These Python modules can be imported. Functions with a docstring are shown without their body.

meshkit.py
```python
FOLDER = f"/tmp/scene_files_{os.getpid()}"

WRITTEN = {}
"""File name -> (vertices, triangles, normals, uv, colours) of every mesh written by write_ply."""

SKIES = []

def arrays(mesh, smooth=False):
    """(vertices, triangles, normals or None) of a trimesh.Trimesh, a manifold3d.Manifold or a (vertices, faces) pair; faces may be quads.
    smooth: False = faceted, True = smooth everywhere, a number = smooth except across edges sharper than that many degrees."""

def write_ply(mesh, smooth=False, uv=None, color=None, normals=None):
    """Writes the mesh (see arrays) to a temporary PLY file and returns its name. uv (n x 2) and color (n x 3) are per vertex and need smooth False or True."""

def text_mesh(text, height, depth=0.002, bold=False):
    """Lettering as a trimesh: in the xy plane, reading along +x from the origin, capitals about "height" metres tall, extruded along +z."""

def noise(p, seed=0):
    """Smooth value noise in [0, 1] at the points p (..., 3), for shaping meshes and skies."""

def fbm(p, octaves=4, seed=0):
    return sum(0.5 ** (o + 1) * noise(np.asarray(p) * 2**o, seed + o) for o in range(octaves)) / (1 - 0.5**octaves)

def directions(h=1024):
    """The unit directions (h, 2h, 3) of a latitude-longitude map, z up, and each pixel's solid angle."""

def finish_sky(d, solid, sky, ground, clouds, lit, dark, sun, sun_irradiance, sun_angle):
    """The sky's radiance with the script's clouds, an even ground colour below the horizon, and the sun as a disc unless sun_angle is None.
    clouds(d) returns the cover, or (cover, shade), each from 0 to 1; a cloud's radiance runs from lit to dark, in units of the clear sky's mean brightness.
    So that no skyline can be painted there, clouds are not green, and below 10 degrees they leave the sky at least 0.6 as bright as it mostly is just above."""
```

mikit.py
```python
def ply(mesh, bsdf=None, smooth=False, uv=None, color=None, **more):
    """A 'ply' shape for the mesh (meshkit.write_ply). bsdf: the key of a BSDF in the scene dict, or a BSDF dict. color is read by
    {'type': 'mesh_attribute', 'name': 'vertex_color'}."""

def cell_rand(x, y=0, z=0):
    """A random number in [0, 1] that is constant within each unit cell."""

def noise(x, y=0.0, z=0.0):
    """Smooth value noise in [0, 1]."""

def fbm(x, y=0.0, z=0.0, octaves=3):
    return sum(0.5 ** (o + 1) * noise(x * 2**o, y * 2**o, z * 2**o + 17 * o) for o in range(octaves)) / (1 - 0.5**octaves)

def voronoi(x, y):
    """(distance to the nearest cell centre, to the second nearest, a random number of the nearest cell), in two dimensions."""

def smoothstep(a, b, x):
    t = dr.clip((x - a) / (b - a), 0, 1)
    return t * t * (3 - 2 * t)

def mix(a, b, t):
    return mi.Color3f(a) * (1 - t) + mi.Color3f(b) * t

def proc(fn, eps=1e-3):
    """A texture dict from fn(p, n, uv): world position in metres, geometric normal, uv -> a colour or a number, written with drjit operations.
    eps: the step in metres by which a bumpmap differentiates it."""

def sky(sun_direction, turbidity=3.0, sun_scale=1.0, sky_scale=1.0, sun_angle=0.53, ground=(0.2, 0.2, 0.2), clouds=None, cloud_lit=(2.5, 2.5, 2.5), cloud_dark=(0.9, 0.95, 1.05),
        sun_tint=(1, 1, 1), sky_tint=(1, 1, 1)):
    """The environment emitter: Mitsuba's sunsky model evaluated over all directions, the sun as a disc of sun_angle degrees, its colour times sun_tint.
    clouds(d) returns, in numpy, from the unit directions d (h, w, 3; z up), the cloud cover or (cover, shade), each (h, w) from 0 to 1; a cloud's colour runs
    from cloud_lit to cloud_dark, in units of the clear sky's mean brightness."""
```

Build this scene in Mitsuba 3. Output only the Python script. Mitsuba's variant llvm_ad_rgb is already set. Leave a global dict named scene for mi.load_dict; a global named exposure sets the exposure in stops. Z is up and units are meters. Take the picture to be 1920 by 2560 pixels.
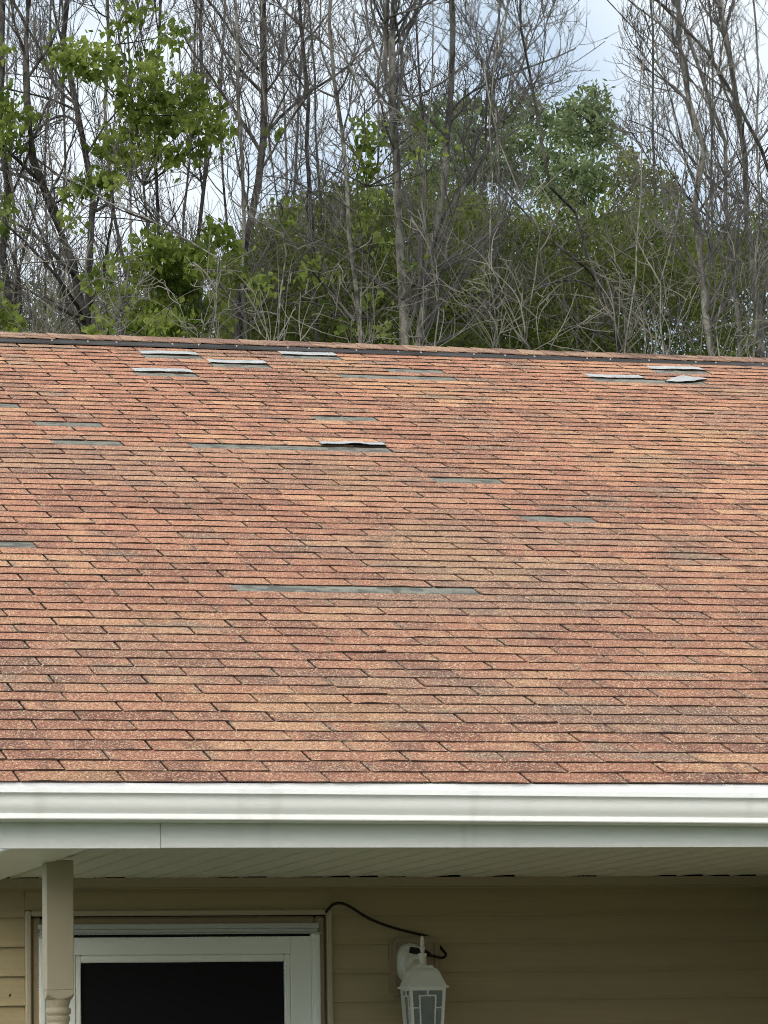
import math
import numpy as np, trimesh, manifold3d as m3, drjit as dr, mitsuba as mi, mikit, meshkit
from mikit import proc, noise, fbm, cell_rand, smoothstep, mix

# ------------------------------------------------------------------ camera, sky, exposure
# x runs along the eave, y into the house, z up; the shingle edge at the eave is y = 0, z = 0
EYE = np.array([-2.7024, -11.2019, -0.8655])
YAW, PIT, ROLL, FOC = 0.2514, 0.1436, -0.0165, 9879.2          # FOC in pixels of a 1920 x 2560 picture
F_ = np.array([math.sin(YAW) * math.cos(PIT), math.cos(YAW) * math.cos(PIT), math.sin(PIT)])
R_ = np.cross(F_, [0, 0, 1]); R_ /= np.linalg.norm(R_)
U_ = np.cross(R_, F_)
RIGHT, UP = R_ * math.cos(ROLL) + U_ * math.sin(ROLL), -R_ * math.sin(ROLL) + U_ * math.cos(ROLL)
exposure = 1.82


def clouds(d):
    t = np.clip((meshkit.fbm(d * np.array([11, 11, 16.0]), 3, 2875) - 0.30) / 0.30, 0, 1)
    return 0.38 + 0.6 * t, 0.3 * meshkit.fbm(d * np.array([7, 7, 11.0]) + 9, 3, 8)


scene = {
    "camera": {
        "type": "perspective", "fov": math.degrees(2 * math.atan(960 / FOC)), "fov_axis": "x", "near_clip": 0.1, "far_clip": 2000.0,
        "to_world": mi.ScalarTransform4f().look_at(origin=EYE.tolist(), target=(EYE + F_).tolist(), up=UP.tolist()),
    },
    "sky": mikit.sky([-0.52, -0.72, 0.49], turbidity=4, sun_scale=0.60, sky_scale=1.25, sun_angle=42, clouds=clouds, cloud_lit=(2.55, 2.78, 3.0), cloud_dark=(1.95, 2.18, 2.45), ground=(0.1, 0.12, 0.06), sun_tint=(0.84, 0.97, 1.22), sky_tint=(0.88, 1.0, 1.1)),
}
labels = {}
GROUND = -2.62


def at(px, py, y):
    """the point on the plane y = const seen at that pixel of the photograph"""
    d = F_ + RIGHT * (px - 960) / FOC - UP * (py - 1280) / FOC
    return EYE + d * ((y - EYE[1]) / d[1])


def pix(P):
    q = np.asarray(P, float) - EYE
    z = q @ F_
    return 960 + FOC * (q @ RIGHT) / z, 1280 - FOC * (q @ UP) / z


# ------------------------------------------------------------------ bookkeeping
count = {}


def numbered(key):
    n = count.get(key, 0)
    count[key] = n + 1
    return key if n == 0 else f"{key}_{n:03d}"


def thing(name, label, cat, group=None):
    key = numbered(name)
    labels[key] = {"label": label, "category": cat}
    if group: labels[key]["group"] = group
    return key


def obj(name, mesh, bsdf, parent=None, label=None, kind=None, smooth=False, **kw):
    key = numbered(parent + "__" + name if parent else name)
    scene[key] = mikit.ply(mesh, bsdf, smooth=smooth, **kw)
    if label or kind:
        labels[key] = {k: v for k, v in (("label", label), ("kind", kind)) if v}
    return key


def cat(ms):
    return trimesh.util.concatenate([m if isinstance(m, trimesh.Trimesh) else trimesh.Trimesh(*m, process=False) for m in ms])


def box(x0, x1, y0, y1, z0, z1, bev=0.0):
    if bev <= 0:
        m = trimesh.creation.box(extents=(x1 - x0, y1 - y0, z1 - z0))
    else:
        pts = [(sx * ((x1 - x0) / 2 - (bev if a != 0 else 0)), sy * ((y1 - y0) / 2 - (bev if a != 1 else 0)), sz * ((z1 - z0) / 2 - (bev if a != 2 else 0)))
               for a in range(3) for sx in (-1, 1) for sy in (-1, 1) for sz in (-1, 1)]
        m = trimesh.convex.convex_hull(np.array(pts))
    m.apply_translation(((x0 + x1) / 2, (y0 + y1) / 2, (z0 + z1) / 2))
    return m


def extrude_x(prof, x0, x1, n=1, dz=None, caps=True):
    """a closed (y, z) outline swept along x in n steps; dz(x) lowers each section"""
    prof = np.asarray(prof, float)
    a = 0.5 * np.sum(prof[:, 0] * np.roll(prof[:, 1], -1) - np.roll(prof[:, 0], -1) * prof[:, 1])
    if a < 0: prof = prof[::-1]
    xs, k = np.linspace(x0, x1, n + 1), len(prof)
    v = np.array([[x, p[0], p[1] + (dz(x) if dz else 0)] for x in xs for p in prof])
    f = []
    for i in range(n):
        for j in range(k):
            b, c = i * k + j, i * k + (j + 1) % k
            f += [[b, c, c + k], [b, c + k, b + k]]
    if caps:
        import shapely.geometry as sg
        vv, ff = trimesh.creation.triangulate_polygon(sg.Polygon(prof), engine="earcut")
        idx = [int(np.argmin(((prof - q) ** 2).sum(1))) for q in vv]
        for t in ff:
            t = [idx[i] for i in t]
            f += [[t[2], t[1], t[0]], [n * k + t[0], n * k + t[1], n * k + t[2]]]
    m = trimesh.Trimesh(v, f, process=False)
    m.fix_normals()
    return m


def lathe(prof, seg=24):
    return trimesh.creation.revolve(np.asarray(prof, float), sections=seg)


def tubes(P, R, s):
    """polylines P (n, k, 3) with radii R (n, k) as s-sided tubes, one mesh"""
    n, k, _ = P.shape
    t = np.gradient(P, axis=1)
    t /= np.linalg.norm(t, axis=2, keepdims=True) + 1e-12
    ref = np.where(np.abs(t[:, :1, 2:]) < 0.8, [[[0, 0, 1.0]]], [[[1.0, 0, 0]]])
    a = np.cross(t, np.broadcast_to(ref, t.shape)); a /= np.linalg.norm(a, axis=2, keepdims=True) + 1e-12
    b = np.cross(t, a)
    w = np.arange(s) * 2 * np.pi / s
    v = P[:, :, None] + R[:, :, None, None] * (np.cos(w)[:, None] * a[:, :, None] + np.sin(w)[:, None] * b[:, :, None])
    i, j, q = np.meshgrid(np.arange(n), np.arange(k - 1), np.arange(s), indexing="ij")
    base, q2 = (i * k + j) * s, (q + 1) % s
    f = np.stack([base + q, base + q2, base + s + q2, base + s + q], -1).reshape(-1, 4)
    f = np.vstack([f[:, [0, 1, 2]], f[:, [0, 2, 3]]])
    return v.reshape(-1, 3), f


def tube(pts, r, s=8):
    pts = np.asarray(pts, float)
    m = trimesh.Trimesh(*tubes(pts[None], np.broadcast_to(r, (1, len(pts))).astype(float), s), process=False)
    return m


def spline(ctrl, n):
    from scipy.interpolate import CubicSpline
    c = np.asarray(ctrl, float)
    d = np.r_[0, np.cumsum(np.linalg.norm(np.diff(c, axis=0), axis=1))]
    return CubicSpline(d, c, axis=0)(np.linspace(0, d[-1], n))


# ------------------------------------------------------------------ materials
TAB, EXP, TH = 0.3048, 0.127, 0.3264
CT, ST = math.cos(TH), math.sin(TH)


def roof_coords(p):
    u, v = p.x, p.y * CT + p.z * ST
    row = dr.floor(v / EXP + 0.004)
    half = 0.5 * (row - 2 * dr.floor(row / 2))
    w = u / TAB - half
    return u, v, row, w


def shingle_color(p, n, uv):
    u, v, row, w = roof_coords(p)
    k = dr.floor(w)
    tone = 0.34 * cell_rand(k, row, 3) + 0.40 * noise(u * 4.2 + row * 13.7, row * 3.3) + 0.26 * fbm(u * 1.3, v * 1.7, 2.0)
    c = mix((0.228, 0.096, 0.065), (0.355, 0.158, 0.098), smoothstep(0.22, 0.5, tone))
    c = mix(c, (0.450, 0.238, 0.136), smoothstep(0.56, 0.78, tone))
    # the printed blend: darker blocks within a tab
    blk = noise(u * 9.0 + row * 5.3, row * 9.7, 4.0)
    c = mix(c, (0.175, 0.08, 0.06), 0.6 * smoothstep(0.64, 0.76, blk))
    # ochre drift over the middle of the slope
    c = mix(c, (0.40, 0.235, 0.115), 0.40 * smoothstep(0.56, 0.78, fbm(u * 1.5 + 4.0, v * 0.9, 7.0)))
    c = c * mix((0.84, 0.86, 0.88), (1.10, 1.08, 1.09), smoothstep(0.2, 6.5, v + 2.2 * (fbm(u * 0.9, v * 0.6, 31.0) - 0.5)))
    # worn grey where the granules have gone: along the slots and in stains
    e = dr.minimum(w - k, 1 - (w - k)) * TAB
    worn = smoothstep(0.05, 0.0, e + 0.03 * noise(u * 30, v * 40)) * smoothstep(0.35, 0.75, cell_rand(k + 7 * dr.floor((w - k) * 2), row, 9))
    worn = dr.maximum(worn, smoothstep(0.64, 0.8, fbm(u * 2.6, v * 6.0, 11.0)) * 0.8)
    worn = dr.maximum(worn, 0.5 * smoothstep(0.55, 0.75, fbm(u * 0.7, v * 1.1, 23.0)))
    c = mix(c, (0.165, 0.145, 0.115), 0.7 * worn)
    g = 0.55 * noise(u * 240, v * 130, 1.0) + 0.45 * noise(u * 400, v * 210, 5.0)
    c = c * (0.28 + 1.44 * g)
    c = mix(c, (0.68, 0.53, 0.33), 0.62 * smoothstep(0.64, 0.82, noise(u * 270 + 50, v * 140, 2.0)))
    c = mix(c, (0.07, 0.05, 0.045), 0.55 * smoothstep(0.70, 0.86, noise(u * 240 + 90, v * 130, 8.0)))
    # the cut butt edge is bare asphalt
    butt = smoothstep(0.5, 0.75, -(n.y * CT + n.z * ST))
    return mix(c, (0.062, 0.038, 0.030), butt)


def shingle_bump(p, n, uv):
    u, v = p.x, p.y * CT + p.z * ST
    return noise(u * 230, v * 230, 3.0)


def add_bsdf(name, color, rough=0.6, spec=0.3, bump=None, scale=0.001, two=True, eps=1e-3, **kw):
    col = proc(color) if callable(color) else {"type": "rgb", "value": list(color)}
    b = {"type": "principled", "base_color": col, "roughness": rough, "specular": spec, **kw}
    if bump is not None:
        b = {"type": "bumpmap", "arbitrary": proc(bump, eps), "scale": scale, "bsdf": b}
    scene[name] = {"type": "twosided", "bsdf": b} if two else b


def grey_strip(p, n, uv):
    u, v, row, w = roof_coords(p)
    c = mix((0.15, 0.145, 0.12), (0.25, 0.245, 0.205), fbm(u * 6, v * 22, 1.0))
    c = mix(c, (0.09, 0.088, 0.08), 0.75 * smoothstep(0.55, 0.72, noise(u * 22, v * 30, 3.0)))
    f = v / EXP - row
    dash = smoothstep(0.10, 0.13, f) * smoothstep(0.24, 0.21, f) * smoothstep(0.25, 0.35, noise(u * 26, row * 3.7, 5.0))
    return mix(c * (0.75 + 0.5 * noise(u * 240, v * 120)), (0.03, 0.03, 0.028), 0.75 * dash)


def silver(p, n, uv):
    f = fbm(p.x * 14, p.y * 9, p.z * 20)
    return mix((0.33, 0.335, 0.325), (0.54, 0.545, 0.53), f) * (0.85 + 0.3 * noise(p.x * 130, p.y * 90, p.z * 200)) * (1 - 0.96 * smoothstep(0.5, 0.75, -(n.y * CT + n.z * ST)))


def white_metal(p, n, uv):
    s = fbm(p.x * 1.6, p.z * 30, p.y * 8)
    drip = smoothstep(0.62, 0.85, fbm(p.x * 16, p.z * 1.5, 3.0))
    return mix(mix((0.83, 0.835, 0.82), (0.78, 0.785, 0.77), s), (0.62, 0.61, 0.57), 0.35 * drip)


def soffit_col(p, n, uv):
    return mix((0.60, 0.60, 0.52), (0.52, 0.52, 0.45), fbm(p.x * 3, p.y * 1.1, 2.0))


def siding_col(p, n, uv):
    g = fbm(p.x * 6.0, p.z * 120, 3.0)
    c = mix((0.385, 0.318, 0.19), (0.335, 0.274, 0.162), g)
    return mix(c, (0.33, 0.27, 0.19), 0.4 * smoothstep(0.55, 0.8, fbm(p.x * 1.3, p.z * 2.1, 6.0)))


def bark_col(p, n, uv):
    f = fbm(p.x * 30, p.y * 30, p.z * 6, octaves=3)
    c = mix((0.075, 0.07, 0.062), (0.23, 0.22, 0.195), smoothstep(0.3, 0.7, f))
    return mix(c, (0.27, 0.265, 0.235), 0.6 * smoothstep(0.58, 0.7, fbm(p.x * 4, p.y * 4, p.z * 2.2)))


def bark_dark(p, n, uv):
    f = fbm(p.x * 26, p.y * 26, p.z * 7, octaves=3)
    return mix((0.03, 0.027, 0.026), (0.095, 0.088, 0.08), smoothstep(0.3, 0.7, f))


def twig_col(p, n, uv):
    return mix((0.06, 0.056, 0.054), (0.17, 0.16, 0.152), noise(p.x * 3.5, p.y * 3.5, p.z * 3.5))


def pale_twig(p, n, uv):
    return mix((0.08, 0.074, 0.064), (0.30, 0.28, 0.235), noise(p.x * 3, p.y * 3, p.z * 3))


def grass_col(p, n, uv):
    return mix((0.055, 0.07, 0.03), (0.10, 0.11, 0.055), fbm(p.x * 1.5, p.y * 1.5, 2.0)) * (0.6 + 0.8 * noise(p.x * 40, p.y * 40))


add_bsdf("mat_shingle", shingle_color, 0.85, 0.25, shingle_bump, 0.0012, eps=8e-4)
add_bsdf("mat_strip", grey_strip, 0.8, 0.3)
add_bsdf("mat_silver", silver, 0.6, 0.4)
add_bsdf("mat_felt", (0.028, 0.026, 0.024), 0.9, 0.2)
add_bsdf("mat_cap", lambda p, n, uv: mix(mix((0.23, 0.135, 0.10), (0.36, 0.235, 0.16), cell_rand(dr.floor(p.x / EXP), 3, 1)), (0.16, 0.10, 0.075), smoothstep(0.5, 0.7, fbm(p.x * 5, p.y * 20, p.z * 20))) * (0.5 + 1.0 * noise(p.x * 200, p.y * 200, p.z * 200)), 0.85, 0.25)
add_bsdf("mat_vent", lambda p, n, uv: mix((0.035, 0.036, 0.04), (0.12, 0.123, 0.127), fbm(p.x * 5, p.z * 60, 1.0)), 0.45, 0.5)
add_bsdf("mat_nail", (0.55, 0.56, 0.57), 0.35, 0.6)
add_bsdf("mat_white", white_metal, 0.38, 0.45)
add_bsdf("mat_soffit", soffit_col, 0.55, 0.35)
add_bsdf("mat_siding", siding_col, 0.6, 0.3)
add_bsdf("mat_trim", (0.40, 0.345, 0.245), 0.5, 0.35)
add_bsdf("mat_trim_dark", (0.285, 0.225, 0.14), 0.5, 0.35)
add_bsdf("mat_door", (0.74, 0.76, 0.72), 0.4, 0.45)
add_bsdf("mat_rail", (0.42, 0.44, 0.42), 0.35, 0.5)
add_bsdf("mat_screen", (0.004, 0.004, 0.005), 0.55, 0.15)
add_bsdf("mat_black", (0.006, 0.006, 0.007), 0.5, 0.3)
add_bsdf("mat_lantern", (0.70, 0.71, 0.65), 0.5, 0.35)
add_bsdf("mat_frosted", lambda p, n, uv: mix((0.13, 0.145, 0.145), (0.21, 0.22, 0.215), fbm(p.x * 20, p.z * 14, 2.0)), 0.25, 0.5)
add_bsdf("mat_bark", bark_col, 0.9, 0.2)
add_bsdf("mat_bark_dark", bark_dark, 0.9, 0.2)
add_bsdf("mat_twig", twig_col, 0.8, 0.3)
add_bsdf("mat_pale_twig", pale_twig, 0.8, 0.3)
add_bsdf("mat_grass", grass_col, 0.9, 0.2)
add_bsdf("mat_concrete", lambda p, n, uv: mix((0.15, 0.145, 0.135), (0.21, 0.205, 0.19), fbm(p.x * 3, p.y * 3)), 0.9, 0.2)


def leaf_bsdf(name, lo, hi, trans=0.9, fr=2.2):
    def fn(p, n, uv):
        c = mix(lo, hi, smoothstep(0.2, 0.8, 0.6 * noise(p.x * fr, p.y * fr, p.z * fr) + 0.4 * noise(p.x * 9, p.y * 9, p.z * 9)))
        return c * (0.5 + 1.0 * noise(p.x * 17, p.y * 17, p.z * 17))
    scene[name] = {"type": "principledthin", "base_color": proc(fn), "roughness": 0.55, "diff_trans": trans, "spec_trans": 0.0, "eta": 1.35}


leaf_bsdf("mat_leaf_maple", (0.12, 0.175, 0.035), (0.39, 0.46, 0.125), 1.3)
leaf_bsdf("mat_leaf_far", (0.12, 0.165, 0.07), (0.32, 0.385, 0.20), 1.1)
leaf_bsdf("mat_leaf_olive", (0.10, 0.13, 0.038), (0.28, 0.32, 0.10), 1.1)

# ------------------------------------------------------------------ ground
gx, gy = np.meshgrid(np.r_[-900, -300, -80, -20, -6, 0, 6, 20, 80, 300, 900], np.r_[-300, -60, -20, -6, 0, 12, 25, 60, 200, 900], indexing="ij")
gv = np.stack([gx, gy, np.full_like(gx, GROUND, float)], -1).reshape(-1, 3)
ny = gx.shape[1]
gf = [[i * ny + j, (i + 1) * ny + j, (i + 1) * ny + j + 1, i * ny + j + 1] for i in range(gx.shape[0] - 1) for j in range(ny - 1)]
obj("lawn", (gv, np.array(gf)), "mat_grass", kind="structure")

# ------------------------------------------------------------------ house
H = thing("house", "tan sided house with a storm damaged orange brown shingle roof and white gutter", "house")
XL, XR, PORCH_R, WALL, RIDGE_V = -1.25, 8.2, 2.27, 2.4956, 9.28
rng = np.random.default_rng(7)


def P_(u, v, n):
    u, v, n = np.broadcast_arrays(np.asarray(u, float), v, n)
    return np.stack([u, v * CT - n * ST, v * ST + n * CT], -1)


def slab(fn_top, fn_bot, us, vs):
    """a thin sheet with thickness over the grid us x vs"""
    a, b = len(us), len(vs)
    U, V = np.meshgrid(us, vs, indexing="ij")
    top, bot = fn_top(U, V).reshape(-1, 3), fn_bot(U, V).reshape(-1, 3)
    q = np.array([[i * b + j, (i + 1) * b + j, (i + 1) * b + j + 1, i * b + j + 1] for i in range(a - 1) for j in range(b - 1)])
    rim = [i * b for i in range(a)] + [(a - 1) * b + j for j in range(1, b)] + [i * b + b - 1 for i in range(a - 2, -1, -1)] + [j for j in range(b - 2, 0, -1)]
    m = a * b
    side = np.array([[rim[i], rim[i] + m, rim[(i + 1) % len(rim)] + m, rim[(i + 1) % len(rim)]] for i in range(len(rim))])
    f = np.vstack([q, q[:, ::-1] + m, side])
    f = np.vstack([f[:, [0, 1, 2]], f[:, [0, 2, 3]]])
    # split vertices so that flat shading stays crisp
    return trimesh.Trimesh(np.vstack([top, bot]), f, process=False)


def tab_mesh(r, k, drop=0.0, open_bottom=True):
    """one shingle tab: a wedge from its butt edge up under the next course (top, butt and side edges)"""
    half = 0.5 * (r % 2)
    j = rng.normal(0, 1, 8)
    u0, u1 = (k + half) * TAB + 0.0037 + 3.2e-5 * r + 0.0012 * j[0], (k + half + 1) * TAB - 0.0037 - 3.2e-5 * r + 0.0012 * j[1]
    u0, u1 = max(u0, XL), min(u1, XR)
    v0 = r * EXP - drop + 0.0012 * j[2]
    us = np.linspace(u0, u1, 6)
    wob = 0.0011 * rng.normal(0, 1, 6) + (0.0035 * max(0, j[4] - 1.4)) * np.linspace(0, 1, 6) ** 2 + 0.0006
    dv = 0.0012 * rng.normal(0, 1, 6) + 0.0025 * j[3] * np.linspace(-.5, .5, 6)
    top0 = P_(us, v0 + dv, 0.0092 + wob)
    top1 = P_(us, (r + 1) * EXP + 0.012, 0.0046)
    bot0 = P_(us, v0 + dv, 0.0050 + 0.6 * wob)
    bot1 = P_(us, (r + 1) * EXP + 0.012, 0.0008)
    v = np.vstack([top0, top1, bot0, bot0[[0, -1]], bot1[[0, -1]], top0, top0[[0, -1]], top1[[0, -1]]])
    f = []
    for i in range(5):
        f += [[i, i + 1, i + 7], [i, i + 7, i + 6]]                     # top
        f += [[12 + i, 12 + i + 1, 22 + i + 1], [12 + i, 22 + i + 1, 22 + i]]   # butt
    f += [[18, 28, 30], [18, 30, 20], [19, 21, 31], [19, 31, 29]]
    return trimesh.Trimesh(v, f, process=False)


missing = {(65, 6), (65, 7), (67, 7), (51, 0), (55, -1), (47, 0), (47, 2), (47, 3), (54, 5), (41, 5), (34, 6), (28, -2), (22, 1), (22, 2), (22, 3)}
folded = {(69, 3), (67, 4), (64, 3), (70, 6), (47, 4), (69, 12), (66, 11), (66, 12)}
slipped = {(10, 1)}
ROWS = 72
tabs = []
for r in range(ROWS):
    for k in range(math.floor(XL / TAB), math.ceil(XR / TAB)):
        if (k + 1 + 0.5 * (r % 2)) * TAB < XL + 0.03 or (k + 0.5 * (r % 2)) * TAB > XR - 0.03 or (r, k) in missing or (r, k) in folded or (r, k) in slipped:
            continue
        m = tab_mesh(r, k)
        h = 0.5 * (r % 2)
        c = P_([(k + h) * TAB, (k + h + 1) * TAB, (k + h + 1) * TAB, (k + h) * TAB], [r * EXP, r * EXP, (r + 1) * EXP, (r + 1) * EXP], 0.005)
        px, py = pix(c)
        x0, x1 = np.clip([px.min(), px.max()], 0, 1920)
        area = (x1 - x0) * (py.max() - py.min())
        tabs.append((area if x1 - x0 > 12 else 0, r, k, m))
tabs.sort(key=lambda t: -t[0])
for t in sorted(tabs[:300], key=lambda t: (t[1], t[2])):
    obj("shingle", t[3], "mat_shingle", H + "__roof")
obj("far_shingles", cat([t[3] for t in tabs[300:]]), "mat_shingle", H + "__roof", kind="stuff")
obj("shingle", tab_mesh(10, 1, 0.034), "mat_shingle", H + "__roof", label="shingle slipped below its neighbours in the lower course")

# what the lost tabs leave bare: the grey headlap of the shingles below
for r, k in sorted(missing | folded | slipped):
    h = 0.5 * (r % 2)
    us = np.linspace((k + h) * TAB + 0.001, (k + h + 1) * TAB - 0.001, 7)
    w = 0.0006 * rng.normal(0, 1, (7, 4))
    m = slab(lambda U, V: P_(U, V, 0.0034 + w), lambda U, V: P_(U, V, 0.0004), us, np.array([r * EXP - 0.004, r * EXP + 0.03, r * EXP + 0.09, (r + 1) * EXP + 0.012]))
    obj("bare_strip", m, "mat_strip", H + "__roof")

FOLD_TXT = {(69, 3): "silver back of a folded shingle by the ridge, leftmost of the top ones", (67, 4): "silver folded shingle, second from the left of the upper row",
            (64, 3): "silver folded shingle lowest of the three at upper left", (70, 6): "silver folded shingle tight under the ridge vent at mid left",
            (47, 4): "wavy silver shingle lifted off a black gap in the middle of the roof", (69, 12): "silver folded shingle under the vent at upper right",
            (66, 11): "silver folded shingle lower left of the pair at upper right", (66, 12): "curled grey shingle twisted out of its course at upper right"}
for (r, k), txt in FOLD_TXT.items():
    h = 0.5 * (r % 2)
    us = np.linspace((k + h) * TAB + 0.004, (k + h + 1) * TAB - 0.004, 13)
    t = np.linspace(0, 1, 13)[:, None]
    v1 = (r + 1) * EXP
    if (r, k) == (66, 12):
        vs = np.linspace(0, 1, 7)
        s = vs[None, :]
        wid = np.minimum(np.clip(t / 0.45, 0.02, 1), np.clip((1.0 - t) / 0.62 + 0.12, 0, 1))
        vv = v1 - 0.085 + 0.10 * t + (s - 0.35) * 0.13 * wid
        nn = 0.0125 + 0.010 * np.sin(np.pi * t) * s + 0.006 * t + 0.0015 * np.sin(17 * t + 5 * s)
        us = np.linspace((k + h + 0.26) * TAB, (k + h + 1.12) * TAB, 13)
        vv[:, :] = np.minimum(vv, v1 + 0.23)
        top = lambda U, V: P_(U, vv, nn)
        bot = lambda U, V: P_(U, vv, nn - 0.004)
        m = slab(top, bot, us, vs)
    else:
        vs = np.linspace(-0.004, EXP * (0.56 if (r, k) == (47, 4) else 0.82), 6)
        ph = rng.uniform(0, 6)
        if (r, k) == (47, 4):
            lift = 0.021 + 0.0028 * np.sin(7 * t + 4.0) + 0.0018 * np.sin(15 * t)
        else:
            lift = 0.0125 + 0.0018 * np.sin(5 * t + ph) + 0.0008 * np.sin(14 * t + 2 * ph)
        s = np.linspace(0, 1, 6)[None, :]
        nn = lift * (1 - 0.25 * s) + 0.002 * s + 0.001
        jag = 0.0025 * np.sin(11 * t + ph) + 0.002 * rng.normal(0, 1, (13, 1))
        top = lambda U, V: P_(U + 0.012 * s * 0, v1 + V + jag * (1 - s) * 0.6 + jag * s, nn)
        bot = lambda U, V: P_(U, v1 + V + jag * (1 - s) * 0.6 + jag * s, nn - 0.0042)
        m = slab(top, bot, us, vs)
    if (r, k) == (47, 4):
        mm = slab(lambda U, V: P_(U, V, 0.0135), lambda U, V: P_(U, V, 0.0095), us[[0, 4, 8, 12]], np.array([v1 + 0.001, v1 + 0.03, v1 + 0.06]))
        obj("gap_shade", mm, "mat_felt", H + "__roof")  # added dark strip standing in for the shade under the lifted tab
    obj("folded_shingle", m, "mat_silver", H + "__roof", label=txt)

# deck and back slope
deck = [P_(u, v, n) for v, n in ((0.035, 0.0), (RIDGE_V, 0.0)) for u in (XL, XR)]
dv = np.array([deck[0], deck[1], deck[3], deck[2]])
back = dv.copy(); back[:2, 1] = 2 * RIDGE_V * CT - back[:2, 1]
under = dv - [0, 0, 0.02]
under_b = back - [0, 0, 0.02]
def plate(a, b):
    f = [[0, 1, 2, 3], [7, 6, 5, 4]] + [[i, 4 + i, 4 + (i + 1) % 4, (i + 1) % 4] for i in range(4)]
    m = trimesh.Trimesh(np.vstack([a, b]), [x for q in f for x in ([q[0], q[1], q[2]], [q[0], q[2], q[3]])], process=False); m.fix_normals(); return m
obj("deck", cat([plate(dv, under), plate(back, under_b)]), "mat_felt", H + "__roof")

# ridge vent and caps
vent = [(9.140, 0.006), (9.140, 0.014), (9.150, 0.017), (9.152, 0.026), (9.166, 0.029), (9.28, 0.030), (9.28, 0.0)]
vp = [(v * CT - n * ST, v * ST + n * CT) for v, n in vent]
sag = lambda x: 0.006 * math.sin(0.9 * x + 0.6)
obj("ridge_vent", extrude_x(vp, XL, XR, 40, sag), "mat_vent", H + "__roof")
for i in range(-2, 28):
    x = i * 0.205 + 0.05 * math.sin(i * 2.3)
    c = trimesh.creation.cylinder(0.0045, 0.004, sections=8)
    c.apply_transform(trimesh.transformations.rotation_matrix(math.pi / 2 + TH, (1, 0, 0)))
    q = P_(x, 9.150, 0.0235)
    c.apply_translation(q + [0, 0, sag(x)])
    if 0.1 < x < 5.1: obj("nail_head", c, "mat_nail", H + "__roof")
ry, rz = 9.283 * CT - 0.0365 * ST, 9.283 * ST + 0.0365 * CT
caps_out = []
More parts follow.
